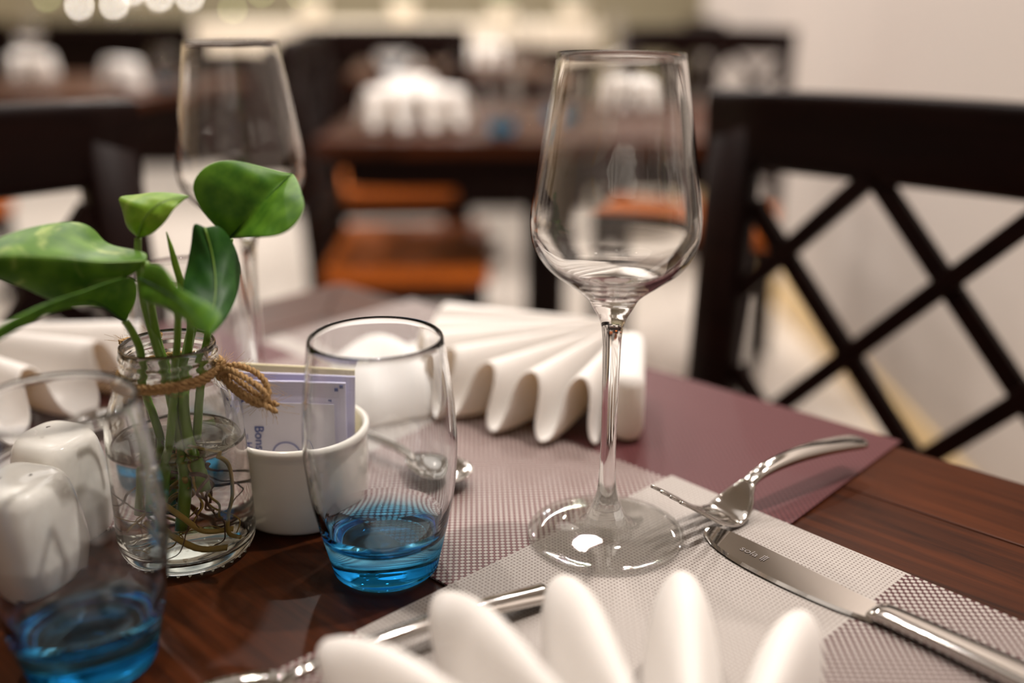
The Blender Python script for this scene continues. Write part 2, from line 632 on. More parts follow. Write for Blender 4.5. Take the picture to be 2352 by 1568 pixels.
# ---------------------------------------------------------------- furniture
def make_chair(label, loc, rotz, group=None):
    """origin on the floor under the seat; the sitter faces +y, the back stands at y = -0.21"""
    t = empty('lattice_chair', label, 'chair', loc, rotz, group)
    W, Hh = 0.47, 0.93
    yb = lambda z: -0.205 - max(0, z - 0.45) * 0.06
    sx = W / 2 - 0.0225
    for s in (-1, 1):
        secs = [(0, -0.235), (0.25, -0.212), (0.45, -0.205), (0.7, yb(0.7)), (Hh, yb(Hh))]
        loft('rear_leg', [((s * sx, y, z), 0.0225, 0.016, (1, 0, 0), (0, 1, 0)) for z, y in secs], M['chair'], t, 8, 6)
    for s in (-1, 1):
        loft('front_leg', [((s * (W / 2 - 0.025), 0.14, z), r, r, (1, 0, 0), (0, 1, 0)) for z, r in ((0, 0.015), (0.2, 0.019), (0.425, 0.021))], M['chair'], t, 8, 6)
    # seat: a thin slab with a shallow dish
    V, F = [], []
    nx, ny = 10, 10
    for k in (0, 1):
        for j in range(ny + 1):
            for i in range(nx + 1):
                x = (i / nx - 0.5) * (W - 0.01)
                y = -0.185 + j / ny * 0.355
                d = max(0, 1 - ((x / 0.2) ** 2 + ((y + 0.005) / 0.165) ** 2))
                V.append((x, y, 0.46 - 0.012 * d if k else 0.425))
    n1 = (nx + 1) * (ny + 1)
    idx = lambda i, j, k: k * n1 + j * (nx + 1) + i
    for j in range(ny):
        for i in range(nx):
            F.append((idx(i, j, 1), idx(i + 1, j, 1), idx(i + 1, j + 1, 1), idx(i, j + 1, 1)))
            F.append((idx(i, j, 0), idx(i, j + 1, 0), idx(i + 1, j + 1, 0), idx(i + 1, j, 0)))
    for i in range(nx):
        F.append((idx(i, 0, 0), idx(i + 1, 0, 0), idx(i + 1, 0, 1), idx(i, 0, 1)))
        F.append((idx(i, ny, 0), idx(i, ny, 1), idx(i + 1, ny, 1), idx(i + 1, ny, 0)))
    for j in range(ny):
        F.append((idx(0, j, 0), idx(0, j, 1), idx(0, j + 1, 1), idx(0, j + 1, 0)))
        F.append((idx(nx, j, 0), idx(nx, j + 1, 0), idx(nx, j + 1, 1), idx(nx, j, 1)))
    obj('seat', V, F, M['seat'], t, smooth=False)
    for a, b in (((-0.19, 0.14, 0.4), (0.19, 0.14, 0.4)), ((-0.19, -0.2, 0.4), (0.19, -0.2, 0.4))):
        bar('apron', a, b, 0.05, 0.02, M['chair'], t)
    for s in (-1, 1):
        bar('apron', (s * 0.21, -0.19, 0.4), (s * 0.21, 0.13, 0.4), 0.05, 0.018, M['chair'], t, nrm=(1, 0, 0))
        bar('stretcher', (s * 0.21, -0.2, 0.2), (s * 0.21, 0.13, 0.2), 0.022, 0.016, M['chair'], t, nrm=(1, 0, 0))
    # top rail: slightly crowned
    secs = []
    for i in range(9):
        x = -W / 2 + W * i / 8
        c = 1 - (2 * i / 8 - 1) ** 2
        top = Hh + 0.004 * c
        bot = 0.862
        zc = (top + bot) / 2
        secs.append(((x, yb(zc) - 0.006 * c, zc), 0.017, (top - bot) / 2, (0, 1, 0), (0, 0.06, 1)))
    loft('top_rail', secs, M['chair'], t, 12, 8)
    bar('lower_rail', (-0.2, yb(0.55), 0.55), (0.2, yb(0.55), 0.55), 0.045, 0.024, M['chair'], t)
    # lattice of crossing slats clipped to the back opening
    x0, x1, z0, z1 = -0.19, 0.19, 0.565, 0.868
    step, sl = 0.145, 1.09
    for fam in (-1, 1):
        for k in range(-6, 10):
            # slat passes (xk, z1) going down with slope
            xk = x0 + 0.125 + k * step
            pts = []
            for (xa, za) in ((x0, None), (x1, None), (None, z0), (None, z1)):
                if xa is not None:
                    z = z1 - (xa - xk) * fam * sl
                    if z0 - 1e-6 <= z <= z1 + 1e-6: pts.append((xa, z))
                else:
                    x = xk + (z1 - za) * fam / sl
                    if x0 - 1e-6 <= x <= x1 + 1e-6: pts.append((x, za))
            if len(pts) < 2: continue
            pts.sort()
            a, b = pts[0], pts[-1]
            if math.hypot(a[0] - b[0], a[1] - b[1]) < 0.03: continue
            o = 0.003 * fam
            bar('slat', (a[0], yb(a[1]) + o, a[1]), (b[0], yb(b[1]) + o, b[1]), 0.0175, 0.012, M['chair'], t)
    return t


def chair_like(src, label, loc, rotz, group=None):
    c = copy_tree(src)
    c.location = loc
    c.rotation_euler = (0, 0, rotz)
    c['label'] = label
    if group: c['group'] = group
    return c


def make_table(label, cx, cy, rot, s, group=None):
    t = empty('dining_table', label, 'table', (cx, cy, 0), rot, group)
    h = s / 2
    bw, th, g = 0.072, 0.03, 0.0007
    z0, z1 = TZ - th, TZ
    # mitred border boards round a centre panel
    def prism(name, poly, za, zb, par, bev=0.0012):
        bm = bmesh.new()
        lo = [bm.verts.new((x, y, za)) for x, y in poly]
        hi = [bm.verts.new((x, y, zb)) for x, y in poly]
        n = len(poly)
        bm.faces.new(lo[::-1])
        bm.faces.new(hi)
        for i in range(n):
            bm.faces.new((lo[i], lo[(i + 1) % n], hi[(i + 1) % n], hi[i]))
        bmesh.ops.recalc_face_normals(bm, faces=bm.faces)
        bmesh.ops.bevel(bm, geom=bm.edges[:], offset=bev, segments=2, affect='EDGES', profile=0.5)
        me = bpy.data.meshes.new(name)
        bm.to_mesh(me)
        bm.free()
        me.materials.append(M['table'])
        o = bpy.data.objects.new(name, me)
        COL.objects.link(o)
        o.parent = par
        return o
    top = prism('center_panel', [(-h + bw + g, -h + bw + g), (h - bw - g, -h + bw + g), (h - bw - g, h - bw - g), (-h + bw + g, h - bw - g)], z0, z1 - 0.0002, t, 0.0008)
    for k in range(4):
        a = k * math.pi / 2
        o = prism('border_board', [(-h + g, -h), (h - g, -h), (h - bw - g, -h + bw), (-h + bw + g, -h + bw)], z0, z1, t, 0.001)
        o.rotation_euler = (0, 0, a)
    for k in range(4):
        a = k * math.pi / 2
        o = bar('apron', (-h + 0.06, -h + 0.05, z0 - 0.035), (h - 0.06, -h + 0.05, z0 - 0.035), 0.07, 0.02, M['chair'], t)
        o.rotation_euler = (0, 0, a)
    lathe('pedestal', [(0, 0.03), (0.06, 0.03), (0.05, 0.08), (0.04, 0.15), (0.04, 0.6), (0.06, 0.68), (0.10, z0), (0, z0)], M['chair'], t, 24)
    for k in range(4):
        a = k * math.pi / 2 + math.pi / 4
        bar('foot', (0.02 * math.cos(a), 0.02 * math.sin(a), 0.03), (0.24 * math.cos(a), 0.24 * math.sin(a), 0.02), 0.06, 0.04, M['chair'], t, nrm=(0, 0, 1), bev=0.004)
    return t


C1, C2, TS = -0.375, 0.19, 0.75          # centre and side of our table in its own frame
tc_ = E(C1, C2, 0)
make_table('dark reddish wood dining table under the overlapping placemats, nearest the camera', tc_.x, tc_.y, TROT, TS)

# chairs: the right one (back plane e2 = 0.80), the left one
p = E(-0.265, 0.80 - 0.215, 0)
ch = make_chair('dark lattice-back chair by the white wall, pushed up to the nearest table', p, TROT + math.pi)
# its sitter faces -e2: local +y must map to -E2 -> rotation TROT + 180 deg
p = E(-0.80 + 0.225, 0.165, 0)
chair_like(ch, 'dark chair with broad top rail behind the plant jar, at left edge', p, TROT - math.pi / 2)

# ---------------------------------------------------------------- placemats
def placemat(label, c1, c2, along, L=0.45, D=0.30, z=TZ, mid=(0, 0), flip=1, group='woven placemats', sag=None, lab_cat='placemat', seg=1):
    """along: rotation of the long axis (local x); local +y points to the table centre"""
    m = weave('placemat_weave', 0.002, mid[0], mid[1])
    o = box('placemat', (0, 0, 0.0006), (L, D, 0.0012), m, None, None, 0.0004)
    o.location = (c1.x, c1.y, z)
    o.rotation_euler = (0, 0, along)
    tag(o, label, lab_cat, group)
    return o


# local +y of each mat points to the table centre; local x runs along its table edge
o = placemat('woven placemat with maroon field in front of the wall-side chair', E(-0.430, 0.422, 0), None, TROT + math.pi, z=TZ + 0.0001, mid=(-0.0, -0.012))
o = placemat('woven maroon placemat under the folded napkin at the left edge', E(-0.605, 0.185, 0), None, TROT - math.pi / 2, z=TZ + 0.0014, mid=(0.0, 0.0))
o = placemat('woven placemat at the near left under the salt shakers', E(-0.375, -0.03, 0), None, TROT, z=TZ + 0.0027, mid=(0.0, 0.0)) if False else o
o = placemat('pale grey woven placemat under the tall wine glass, nearest the camera', E(-0.147, 0.195, 0), None, TROT + math.pi / 2 - R_(4), L=0.46, z=TZ + 0.0014, mid=(0.012, 0.008))
MZ = TZ + 0.0027

# ---------------------------------------------------------------- glassware
def wine_prof():
    outer_foot = [(0, 0.0006), (0.030, 0.0004), (0.0375, 0.0002), (0.0390, 0.0008), (0.0393, 0.0016), (0.0386, 0.0022), (0.034, 0.0026), (0.026, 0.0031), (0.018, 0.0040), (0.0138, 0.0052), (0.0112, 0.0080), (0.0096, 0.0122)]
    stem = [tuple(v[:2]) for v in cr([(0.0096, 0.0122, 0), (0.0070, 0.0175, 0), (0.0050, 0.0245, 0), (0.0041, 0.034, 0), (0.0038, 0.048, 0), (0.0039, 0.069, 0), (0.0042, 0.091, 0), (0.0047, 0.106, 0), (0.0062, 0.1138, 0), (0.0092, 0.1192, 0)], 30)]
    bowl_o = [tuple(v[:2]) for v in cr([(0.0092, 0.1192, 0), (0.0128, 0.1250, 0), (0.0225, 0.1325, 0), (0.0315, 0.1398, 0), (0.0372, 0.1495, 0), (0.0386, 0.160, 0), (0.0374, 0.172, 0), (0.0353, 0.184, 0), (0.0324, 0.203, 0), (0.0292, 0.222, 0), (0.0275, 0.2325, 0)], 44)]
    rim = [(0.0273, 0.2331), (0.0270, 0.2333), (0.0267, 0.2331)]
    bowl_i = [tuple(v[:2]) for v in cr([(0.0266, 0.2325, 0), (0.0284, 0.222, 0), (0.0316, 0.203, 0), (0.0345, 0.184, 0), (0.0366, 0.172, 0), (0.0378, 0.160, 0), (0.0363, 0.1505, 0), (0.0304, 0.1412, 0), (0.0212, 0.1345, 0), (0.011, 0.1298, 0), (0.0, 0.1283, 0)], 44)]
    prof = outer_foot[:-1] + stem[:-1] + bowl_o + rim + bowl_i
    k1 = len(outer_foot) - 1
    k2 = k1 + len(stem) - 1
    return prof, k1, k2, len(prof)


def make_wine(label, loc, group='wine glasses', n=96):
    t = empty('wine_glass', label, 'wine glass', loc, 0, group)
    prof, k1, k2, kn = wine_prof()
    lathe_parts(prof, [('foot', [(0, k1)]), ('stem', [(k1, k2)]), ('bowl', [(k2, kn)])], {'foot': M['glassfoot'], 'stem': M['glass'], 'bowl': M['glassbowl']}, t, n)
    return t


def make_tumbler(label, loc, group='blue-bottomed tumblers', n=96):
    t = empty('tumbler', label, 'tumbler', loc, 0, group)
    low = [(0, 0.0016), (0.018, 0.0012), (0.0225, 0.0003), (0.0240, 0.0006)] + [tuple(v[:2]) for v in cr([(0.0252, 0.0018, 0), (0.0268, 0.009, 0), (0.0302, 0.0233, 0)], 10)]
    wo = [tuple(v[:2]) for v in cr([(0.0302, 0.0233, 0), (0.0334, 0.0394, 0), (0.0350, 0.0552, 0), (0.0353, 0.0684, 0), (0.0342, 0.0857, 0), (0.0324, 0.1004, 0), (0.0302, 0.1150, 0)], 36)]
    rim = [(0.0298, 0.1162), (0.0293, 0.1166), (0.0288, 0.1161)]
    wi = [tuple(v[:2]) for v in cr([(0.0286, 0.1150, 0), (0.0308, 0.1004, 0), (0.0326, 0.0857, 0), (0.0337, 0.0684, 0), (0.0333, 0.0552, 0), (0.0315, 0.0394, 0), (0.0285, 0.0270, 0)], 36)]
    bi = [tuple(v[:2]) for v in cr([(0.0285, 0.0270, 0), (0.0250, 0.0205, 0), (0.0190, 0.0178, 0), (0.0100, 0.0172, 0), (0, 0.0170, 0)], 14)]
    prof = low[:-1] + wo + rim + wi[:-1] + bi
    k1 = len(low) - 1
    k2 = k1 + len(wo) + len(rim) + len(wi) - 1
    lathe_parts(prof, [('base', [(0, k1), (k2, len(prof))]), ('wall', [(k1, k2)])], M['bluewall'], t, n)
    return t


def dup(src, label, loc, rotz=0.0):
    c = copy_tree(src)
    c.location = loc
    c.rotation_euler = (0, 0, rotz)
    c['label'] = label
    return c


wine = make_wine('tall clear wine glass standing on the pale grey placemat', (0.047, 0.443, MZ))
dup(wine, 'blurred clear wine glass standing behind the plant jar', (-0.166, 0.612, TZ + 0.0015))
tum = make_tumbler('blue-bottomed tumbler in front of the white sugar bowl', (-0.0605, 0.418, TZ + 0.0001))
dup(tum, 'blue-bottomed tumbler cut by the lower left corner, nearest the camera', (-0.172, 0.345, TZ + 0.0001))
dup(tum, 'blue-bottomed tumbler seen through the plant jar, behind it', (-0.182, 0.535, TZ + 0.0001))

# ---------------------------------------------------------------- jar with water, twine and plant
JX, JY = -0.1595, 0.435
jar = empty('glass_jar', 'clear glass jar of water tied with twine, holding the green plant', 'jar', (JX, JY, TZ + 0.0001))
jo = [(0, 0.0020), (0.022, 0.0016), (0.0265, 0.0003)] + [tuple(v[:2]) for v in cr([(0.0285, 0.0010, 0), (0.0312, 0.0050, 0), (0.0320, 0.0120, 0), (0.0318, 0.0250, 0), (0.0315, 0.0400, 0), (0.0311, 0.0580, 0), (0.0300, 0.0710, 0), (0.0275, 0.0800, 0), (0.0243, 0.0862, 0), (0.0224, 0.0900, 0)], 34)]
jo += [(0.0219, 0.0925), (0.0218, 0.0955), (0.0223, 0.0972), (0.0225, 0.0982), (0.0219, 0.0996), (0.0219, 0.1008), (0.0225, 0.1020), (0.0223, 0.1030), (0.0217, 0.1042), (0.0217, 0.1056), (0.0214, 0.1072), (0.0207, 0.1078)]
ji = [(0.0200, 0.1072)] + [tuple(v[:2]) for v in cr([(0.0197, 0.1055, 0), (0.0196, 0.0960, 0), (0.0202, 0.0900, 0), (0.0224, 0.0852, 0), (0.0255, 0.0790, 0), (0.0279, 0.0705, 0), (0.0291, 0.0580, 0), (0.0296, 0.0400, 0), (0.0299, 0.0200, 0), (0.0290, 0.0100, 0), (0.0262, 0.0062, 0), (0.015, 0.0050, 0), (0, 0.0048, 0)], 40)]
lathe('body', jo + ji, M['jarglass'], jar, 80)
V, F = [], []
for k in range(34):
    a = 2 * math.pi * k / 34
    c = Vector((0.0283 * math.cos(a), 0.0283 * math.sin(a), 0.0012))
    b0 = len(V)
    for i in range(6):
        t_ = 2 * math.pi * i / 6
        V.append(c + Vector((0.0011 * math.cos(t_), 0.0011 * math.sin(t_), 0)))
    V.append(c + Vector((0.0009 * math.cos(a), 0.0009 * math.sin(a), -0.001)))
    V.append(c + Vector((0, 0, 0.001)))
    for i in range(6):
        F.append((b0 + i, b0 + (i + 1) % 6, b0 + 6))
        F.append((b0 + (i + 1) % 6, b0 + i, b0 + 7))
tag(obj('base_dots', V, F, M['jarglass'], jar), kind='stuff')
lathe('water', [(0, 0.0046), (0.015, 0.0048), (0.0264, 0.0060), (0.0293, 0.0098), (0.0301, 0.02), (0.0298, 0.04), (0.0293, 0.0580), (0.0292, 0.0602), (0.0275, 0.0592), (0.020, 0.0589), (0, 0.0588)], M['water'], jar, 64)


def twine(name, path, rad=0.0010, turns=160, n=None, parent=None):
    """two-ply cord: a pair of strands twisted about the path"""
    P = cr(path, n or max(24, len(path) * 14))
    L = sum((P[i + 1] - P[i]).length for i in range(len(P) - 1))
    V, F = [], []
    up = None
    fr = []
    for i in range(len(P)):
        t = (P[min(i + 1, len(P) - 1)] - P[max(i - 1, 0)]).normalized()
        if up is None:
            ref = Vector((0, 0, 1)) if abs(t.z) < 0.9 else Vector((1, 0, 0))
            up = (ref - t * ref.dot(t)).normalized()
        else:
            up = (up - t * up.dot(t)).normalized()
        fr.append((up.copy(), t.cross(up)))
    s = 0
    for ply in (0, 1):
        s = 0
        pts = []
        for i, p in enumerate(P):
            if i: s += (P[i] - P[i - 1]).length
            a = ply * math.pi + s * 2 * math.pi / 0.0055
            pts.append(p + fr[i][0] * (rad * 0.55 * math.cos(a)) + fr[i][1] * (rad * 0.55 * math.sin(a)))
        tube_geo(pts, rad * 0.72, 7, True, 1.0, V, F)
    # stray fibres
    for k in range(int(L * 1600)):
        i = random.randrange(1, len(P) - 1)
        d = Vector((random.gauss(0, 1), random.gauss(0, 1), random.gauss(0, 1))).normalized()
        t = (P[i + 1] - P[i - 1]).normalized()
        q = P[i] + d * rad
        ln = random.uniform(0.0015, 0.006)
        tube_geo([q, q + (d * 0.6 + t) * ln * 0.5, q + (d + t * 1.2) * ln], 0.00007, 3, False, 1.0, V, F)
    return obj(name, V, F, M['twine'], parent)


J0 = Vector((JX, JY, TZ + 0.0001))
ringpts = []
for k in range(0, 27):
    a = -0.1 + 2 * math.pi * k / 13
    zz = 0.0922 + 0.0012 * math.cos(a) + (0.0022 if k >= 13 else 0)
    ringpts.append(Vector((0.0232 * math.cos(a), 0.0232 * math.sin(a), zz)))
tw = twine('twine', ringpts, 0.0014, n=240, parent=jar)
kn = Q(505, 852, 0.4345) - J0
def L_(px, py, y): return Q(px, py, y) - J0
twine('twine_bow', [kn, L_(535, 838, 0.434), L_(575, 848, 0.430), L_(606, 872, 0.426), L_(616, 905, 0.424), L_(600, 925, 0.424), L_(565, 915, 0.427), L_(530, 888, 0.431), kn], 0.0013, n=110, parent=jar)
twine('twine_bow', [kn, L_(530, 850, 0.428), L_(565, 868, 0.424), L_(600, 893, 0.421), L_(612, 918, 0.421), L_(590, 928, 0.421), L_(550, 902, 0.425), kn], 0.0013, n=100, parent=jar)
twine('twine_tail', [kn, L_(530, 880, 0.428), L_(565, 905, 0.423), L_(600, 925, 0.420), L_(636, 946, 0.418)], 0.0012, n=70, parent=jar)
twine('twine_tail', [kn, L_(540, 868, 0.430), L_(580, 898, 0.426), L_(610, 918, 0.423), L_(638, 930, 0.421)], 0.0012, n=70, parent=jar)
twine('twine_knot', [kn + Vector((-0.003, 0.002, -0.003)), kn + Vector((0.002, -0.003, 0.001)), kn + Vector((0.001, 0.002, 0.004)), kn + Vector((-0.002, -0.002, 0.002)), kn + Vector((0.001, -0.003, -0.003))], 0.0013, n=50, parent=jar)
twine('twine_tail', [L_(372, 775, 0.460), L_(335, 772, 0.459), L_(300, 778, 0.454), L_(274, 786, 0.447)], 0.0010, n=50, parent=jar)

plant = empty('pothos_plant', 'green pothos cuttings with heart-shaped leaves rooting in the jar', 'plant', J0)


def leaf(mid, left, right, mat, n=16, m=6, bulge=0.0014, cup=0.0, name='leaf'):
    """leaf blade spanned between a midrib and two margins (photo pixel + depth), with raised vein and thickness"""
    A = cr([L_(*p) for p in mid], n)
    Lf = cr([L_(*p) for p in left], n)
    Rt = cr([L_(*p) for p in right], n)
    V, F = [], []
    cols = 2 * m + 1
    view = Vector((0, -1, 0.35)).normalized()
    for i in range(n):
        for j in range(cols):
            s = (j - m) / m
            side = Lf if s < 0 else Rt
            q = A[i].lerp(side[i], abs(s))
            e = 4 * abs(s) * (1 - abs(s))
            wd = (side[i] - A[i]).length
            q = q + view * (bulge * e * min(1, wd / 0.012) - cup * abs(s) ** 2)
            ripple = 0.0005 * math.sin(i * 1.9 + abs(s) * 3) * e
            V.append(q + view * ripple)
    for i in range(n - 1):
        for j in range(cols - 1):
            a = i * cols + j
            F.append((a, a + 1, a + cols + 1, a + cols))
    o = obj(name, V, F, mat, plant)
    md = o.modifiers.new('thick', 'SOLIDIFY')
    md.thickness = 0.0005
    md = o.modifiers.new('sub', 'SUBSURF')
    md.levels = md.render_levels = 1
    # midrib
    rib = [A[i] + view * 0.0009 for i in range(n)]
    tube('midrib', rib, lambda t: 0.0005 * (1 - 0.75 * t), M['stem'] if mat is not M['leaf'] else M['leafshade_rib'], o, 6)
    return o


leaf([(528, 548, .445), (572, 500, .442), (625, 445, .445), (672, 398, .452)],
     [(528, 548, .445), (478, 505, .440), (445, 452, .438), (444, 412, .438), (478, 376, .441), (530, 366, .445), (592, 378, .450), (640, 392, .452), (672, 398, .452)],
     [(528, 548, .445), (585, 545, .422), (642, 540, .412), (680, 514, .411), (699, 474, .417), (692, 440, .430), (683, 412, .444), (672, 398, .452)], M['leaf'])
leaf([(317, 546, .432), (335, 500, .428), (370, 466, .430), (434, 449, .436)],
     [(317, 546, .432), (290, 522, .436), (280, 482, .440), (270, 451, .444), (312, 446, .446), (352, 440, .446), (400, 442, .442), (434, 449, .436)],
     [(317, 546, .432), (348, 538, .428), (378, 512, .426), (400, 480, .428), (415, 466, .432), (434, 449, .436)], M['leafyoung'], bulge=0.002)
leaf([(472, 522, .428), (490, 590, .424), (497, 660, .414), (490, 720, .402), (485, 770, .392)],
     [(472, 522, .428), (444, 512, .428), (438, 556, .428), (428, 610, .424), (418, 662, .416), (444, 710, .404), (485, 770, .392)],
     [(472, 522, .428), (505, 518, .432), (536, 556, .434), (553, 606, .430), (549, 668, .420), (522, 730, .404), (485, 770, .392)], M['leafshade_rib'])  # hanging leaf, its shaded look carried by the darker colour
leaf([(335, 600, .415), (240, 603, .408), (130, 592, .400), (0, 588, .392), (-110, 600, .386)],
     [(335, 600, .415), (338, 582, .424), (300, 572, .430), (245, 560, .434), (216, 526, .434), (172, 508, .430), (80, 520, .420), (0, 546, .408), (-110, 600, .386)],
     [(335, 600, .415), (300, 632, .414), (210, 660, .412), (130, 692, .408), (60, 662, .402), (0, 640, .396), (-110, 600, .386)], M['leafpale'])
leaf([(288, 737, .420), (205, 690, .402), (100, 710, .382), (0, 764, .364), (-70, 806, .352)],
     [(288, 737, .420), (314, 684, .418), (302, 632, .414), (200, 664, .396), (100, 698, .380), (0, 748, .364), (-70, 806, .352)],
     [(288, 737, .420), (250, 708, .412), (185, 703, .398), (100, 722, .382), (0, 780, .364), (-70, 806, .352)], M['leaf'])
leaf([(322, 640, .405), (375, 668, .385), (430, 706, .368), (478, 768, .350)],
     [(322, 640, .405), (338, 605, .400), (378, 615, .388), (412, 662, .378), (470, 690, .366), (510, 725, .356), (478, 768, .350)],
     [(322, 640, .405), (325, 690, .396), (370, 704, .382), (420, 735, .368), (445, 760, .358), (478, 768, .350)], M['leaf'])
# rolled young leaf
tube('young_shoot', [L_(382, 532, .434), L_(392, 566, .434), L_(402, 604, .434), L_(414, 644, .434), (L_(424, 690, .434))], lambda t: 0.0004 + 0.0021 * math.sin(min(1, t * 1.2) * math.pi * 0.62), M['leafyoung'], plant, 8, 0.6)


def stem(pts, r0, r1, mat='stem', nm='stem'):
    return tube(nm, cr(pts, 36), lambda t: 1.25 * (r0 + (r1 - r0) * t), M[mat], plant, 10)


JV = lambda x, y, z: Vector((x, y, z))            # jar-local point
stem([L_(288, 737, .420), L_(305, 765, .424), L_(322, 806, .428), JV(-0.0125, -0.002, 0.085), JV(-0.010, 0.004, 0.055), JV(-0.014, 0.006, 0.022)], 0.0013, 0.0017)
stem([L_(317, 546, .432), L_(318, 590, .430), L_(330, 690, .430), L_(352, 770, .430), L_(372, 835, .430), JV(-0.001, 0.000, 0.075), JV(0.002, -0.003, 0.045), JV(0.000, -0.008, 0.018)], 0.0012, 0.0020)
stem([L_(335, 604, .415), L_(345, 690, .425), L_(362, 780, .432), L_(378, 835, .434), JV(-0.002, 0.006, 0.075), JV(-0.006, 0.010, 0.050), JV(-0.010, 0.012, 0.020)], 0.0013, 0.0018)
stem([L_(326, 644, .405), L_(400, 706, .412), L_(408, 760, .420), L_(403, 840, .426), L_(400, 900, .428), JV(-0.002, -0.006, 0.060), JV(-0.006, -0.010, 0.030)], 0.0011, 0.0018)
stem([L_(528, 548, .445), L_(512, 620, .446), L_(455, 720, .444), L_(433, 790, .442), L_(425, 860, .440), JV(0.004, 0.000, 0.070), JV(0.008, -0.003, 0.036)], 0.0013, 0.0024)
stem([L_(424, 690, .434), L_(437, 740, .436), L_(432, 800, .438), JV(0.003, 0.005, 0.085), JV(0.000, 0.006, 0.05)], 0.0012, 0.0018)
stem([L_(490, 600, .424), L_(478, 760, .436), L_(465, 825, .438), JV(0.013, 0.000, 0.085), JV(0.008, 0.002, 0.058)], 0.0011, 0.0017)

rng = random.Random(21)
for k in range(26):
    a = rng.uniform(0, 6.28)
    r = rng.uniform(0.002, 0.012)
    pnt = Vector((r * math.cos(a), r * math.sin(a), rng.uniform(0.024, 0.055)))
    d = Vector((rng.gauss(0, 1), rng.gauss(0, 1), rng.gauss(-0.35, 0.35))).normalized()
    pts = [pnt.copy()]
    for i in range(rng.randint(5, 10)):
        d = (d + Vector((rng.gauss(0, .55), rng.gauss(0, .55), rng.gauss(-0.10, .35)))).normalized()
        q = pts[-1] + d * 0.0055
        h = math.hypot(q.x, q.y)
        if h > 0.0262:
            q.x *= 0.0262 / h
            q.y *= 0.0262 / h
            d = Vector((-d.x * 0.3 - q.y * 20, -d.y * 0.3 + q.x * 20, d.z)).normalized()
        q.z = min(max(q.z, 0.0085), 0.054)
        pts.append(q)
    rr = rng.choice([0.0011, 0.0008, 0.0006, 0.0004, 0.0004])
    tube('root', cr(pts, len(pts) * 4), lambda t, rr=rr: rr * (1 - 0.55 * t), M['root'] if rng.random() < 0.62 else M['rootdark'], plant, 7)
# the long pale root down the right side of the jar and a thick one lying on its floor
tube('root', cr([JV(0.006, -0.004, 0.056), JV(0.018, -0.010, 0.056), JV(0.0245, -0.010, 0.050), JV(0.0250, -0.0105, 0.036), JV(0.0225, -0.012, 0.026), JV(0.0215, -0.012, 0.016), JV(0.0255, -0.008, 0.011)], 40), 0.0010, M['root'], plant, 8)
tube('root', cr([JV(-0.008, -0.014, 0.026), JV(0.000, -0.017, 0.018), JV(0.010, -0.018, 0.012), JV(0.021, -0.014, 0.0095)], 30), 0.0015, M['root'], plant, 8)
tube('root', cr([JV(-0.006, -0.010, 0.034), JV(0.003, -0.015, 0.028), JV(0.012, -0.016, 0.020), JV(0.023, -0.010, 0.017)], 30), 0.0013, M['root'], plant, 8)

# ---------------------------------------------------------------- sugar bowl and sachets
SX, SY = -0.112, 0.476
bowl = empty('sugar_bowl', 'small white porcelain bowl holding the sugar sachets', 'bowl', (SX, SY, TZ + 0.0003))
po = [(0, 0.0012), (0.028, 0.0010), (0.0300, 0.0002), (0.0318, 0.0010)] + [tuple(v[:2]) for v in cr([(0.0330, 0.0030, 0), (0.0348, 0.0120, 0), (0.0356, 0.0250, 0), (0.0356, 0.0380, 0), (0.0356, 0.0425, 0)], 16)] + [(0.0366, 0.0445), (0.0372, 0.0465), (0.0368, 0.0485), (0.0354, 0.0493), (0.0338, 0.0487), (0.0330, 0.0470)] + [tuple(v[:2]) for v in cr([(0.0326, 0.0430, 0), (0.0324, 0.0250, 0), (0.0318, 0.0120, 0), (0.029, 0.0060, 0), (0.018, 0.0045, 0), (0, 0.0044, 0)], 18)]
lathe('body', po, M['porcelain'], bowl, 72)


def text_mesh(name, s, size, mat, parent, loc, rot, extrude=0.00006):
    cu = bpy.data.curves.new('lettering', 'FONT')
    cu.body = s
    cu.size = size
    cu.extrude = extrude
    cu.align_x = 'LEFT'
    ob = bpy.data.objects.new('lettering', cu)
    COL.objects.link(ob)
    dg = bpy.context.evaluated_depsgraph_get()
    me = bpy.data.meshes.new_from_object(ob.evaluated_get(dg))
    bpy.data.objects.remove(ob)
    me.materials.clear()
    me.materials.append(mat)
    o = bpy.data.objects.new(name, me)
    COL.objects.link(o)
    o.parent = parent
    if isinstance(rot, Matrix):
        o.matrix_local = Matrix.Translation(loc) @ rot
    else:
        o.location = loc
        o.rotation_euler = rot
    return o


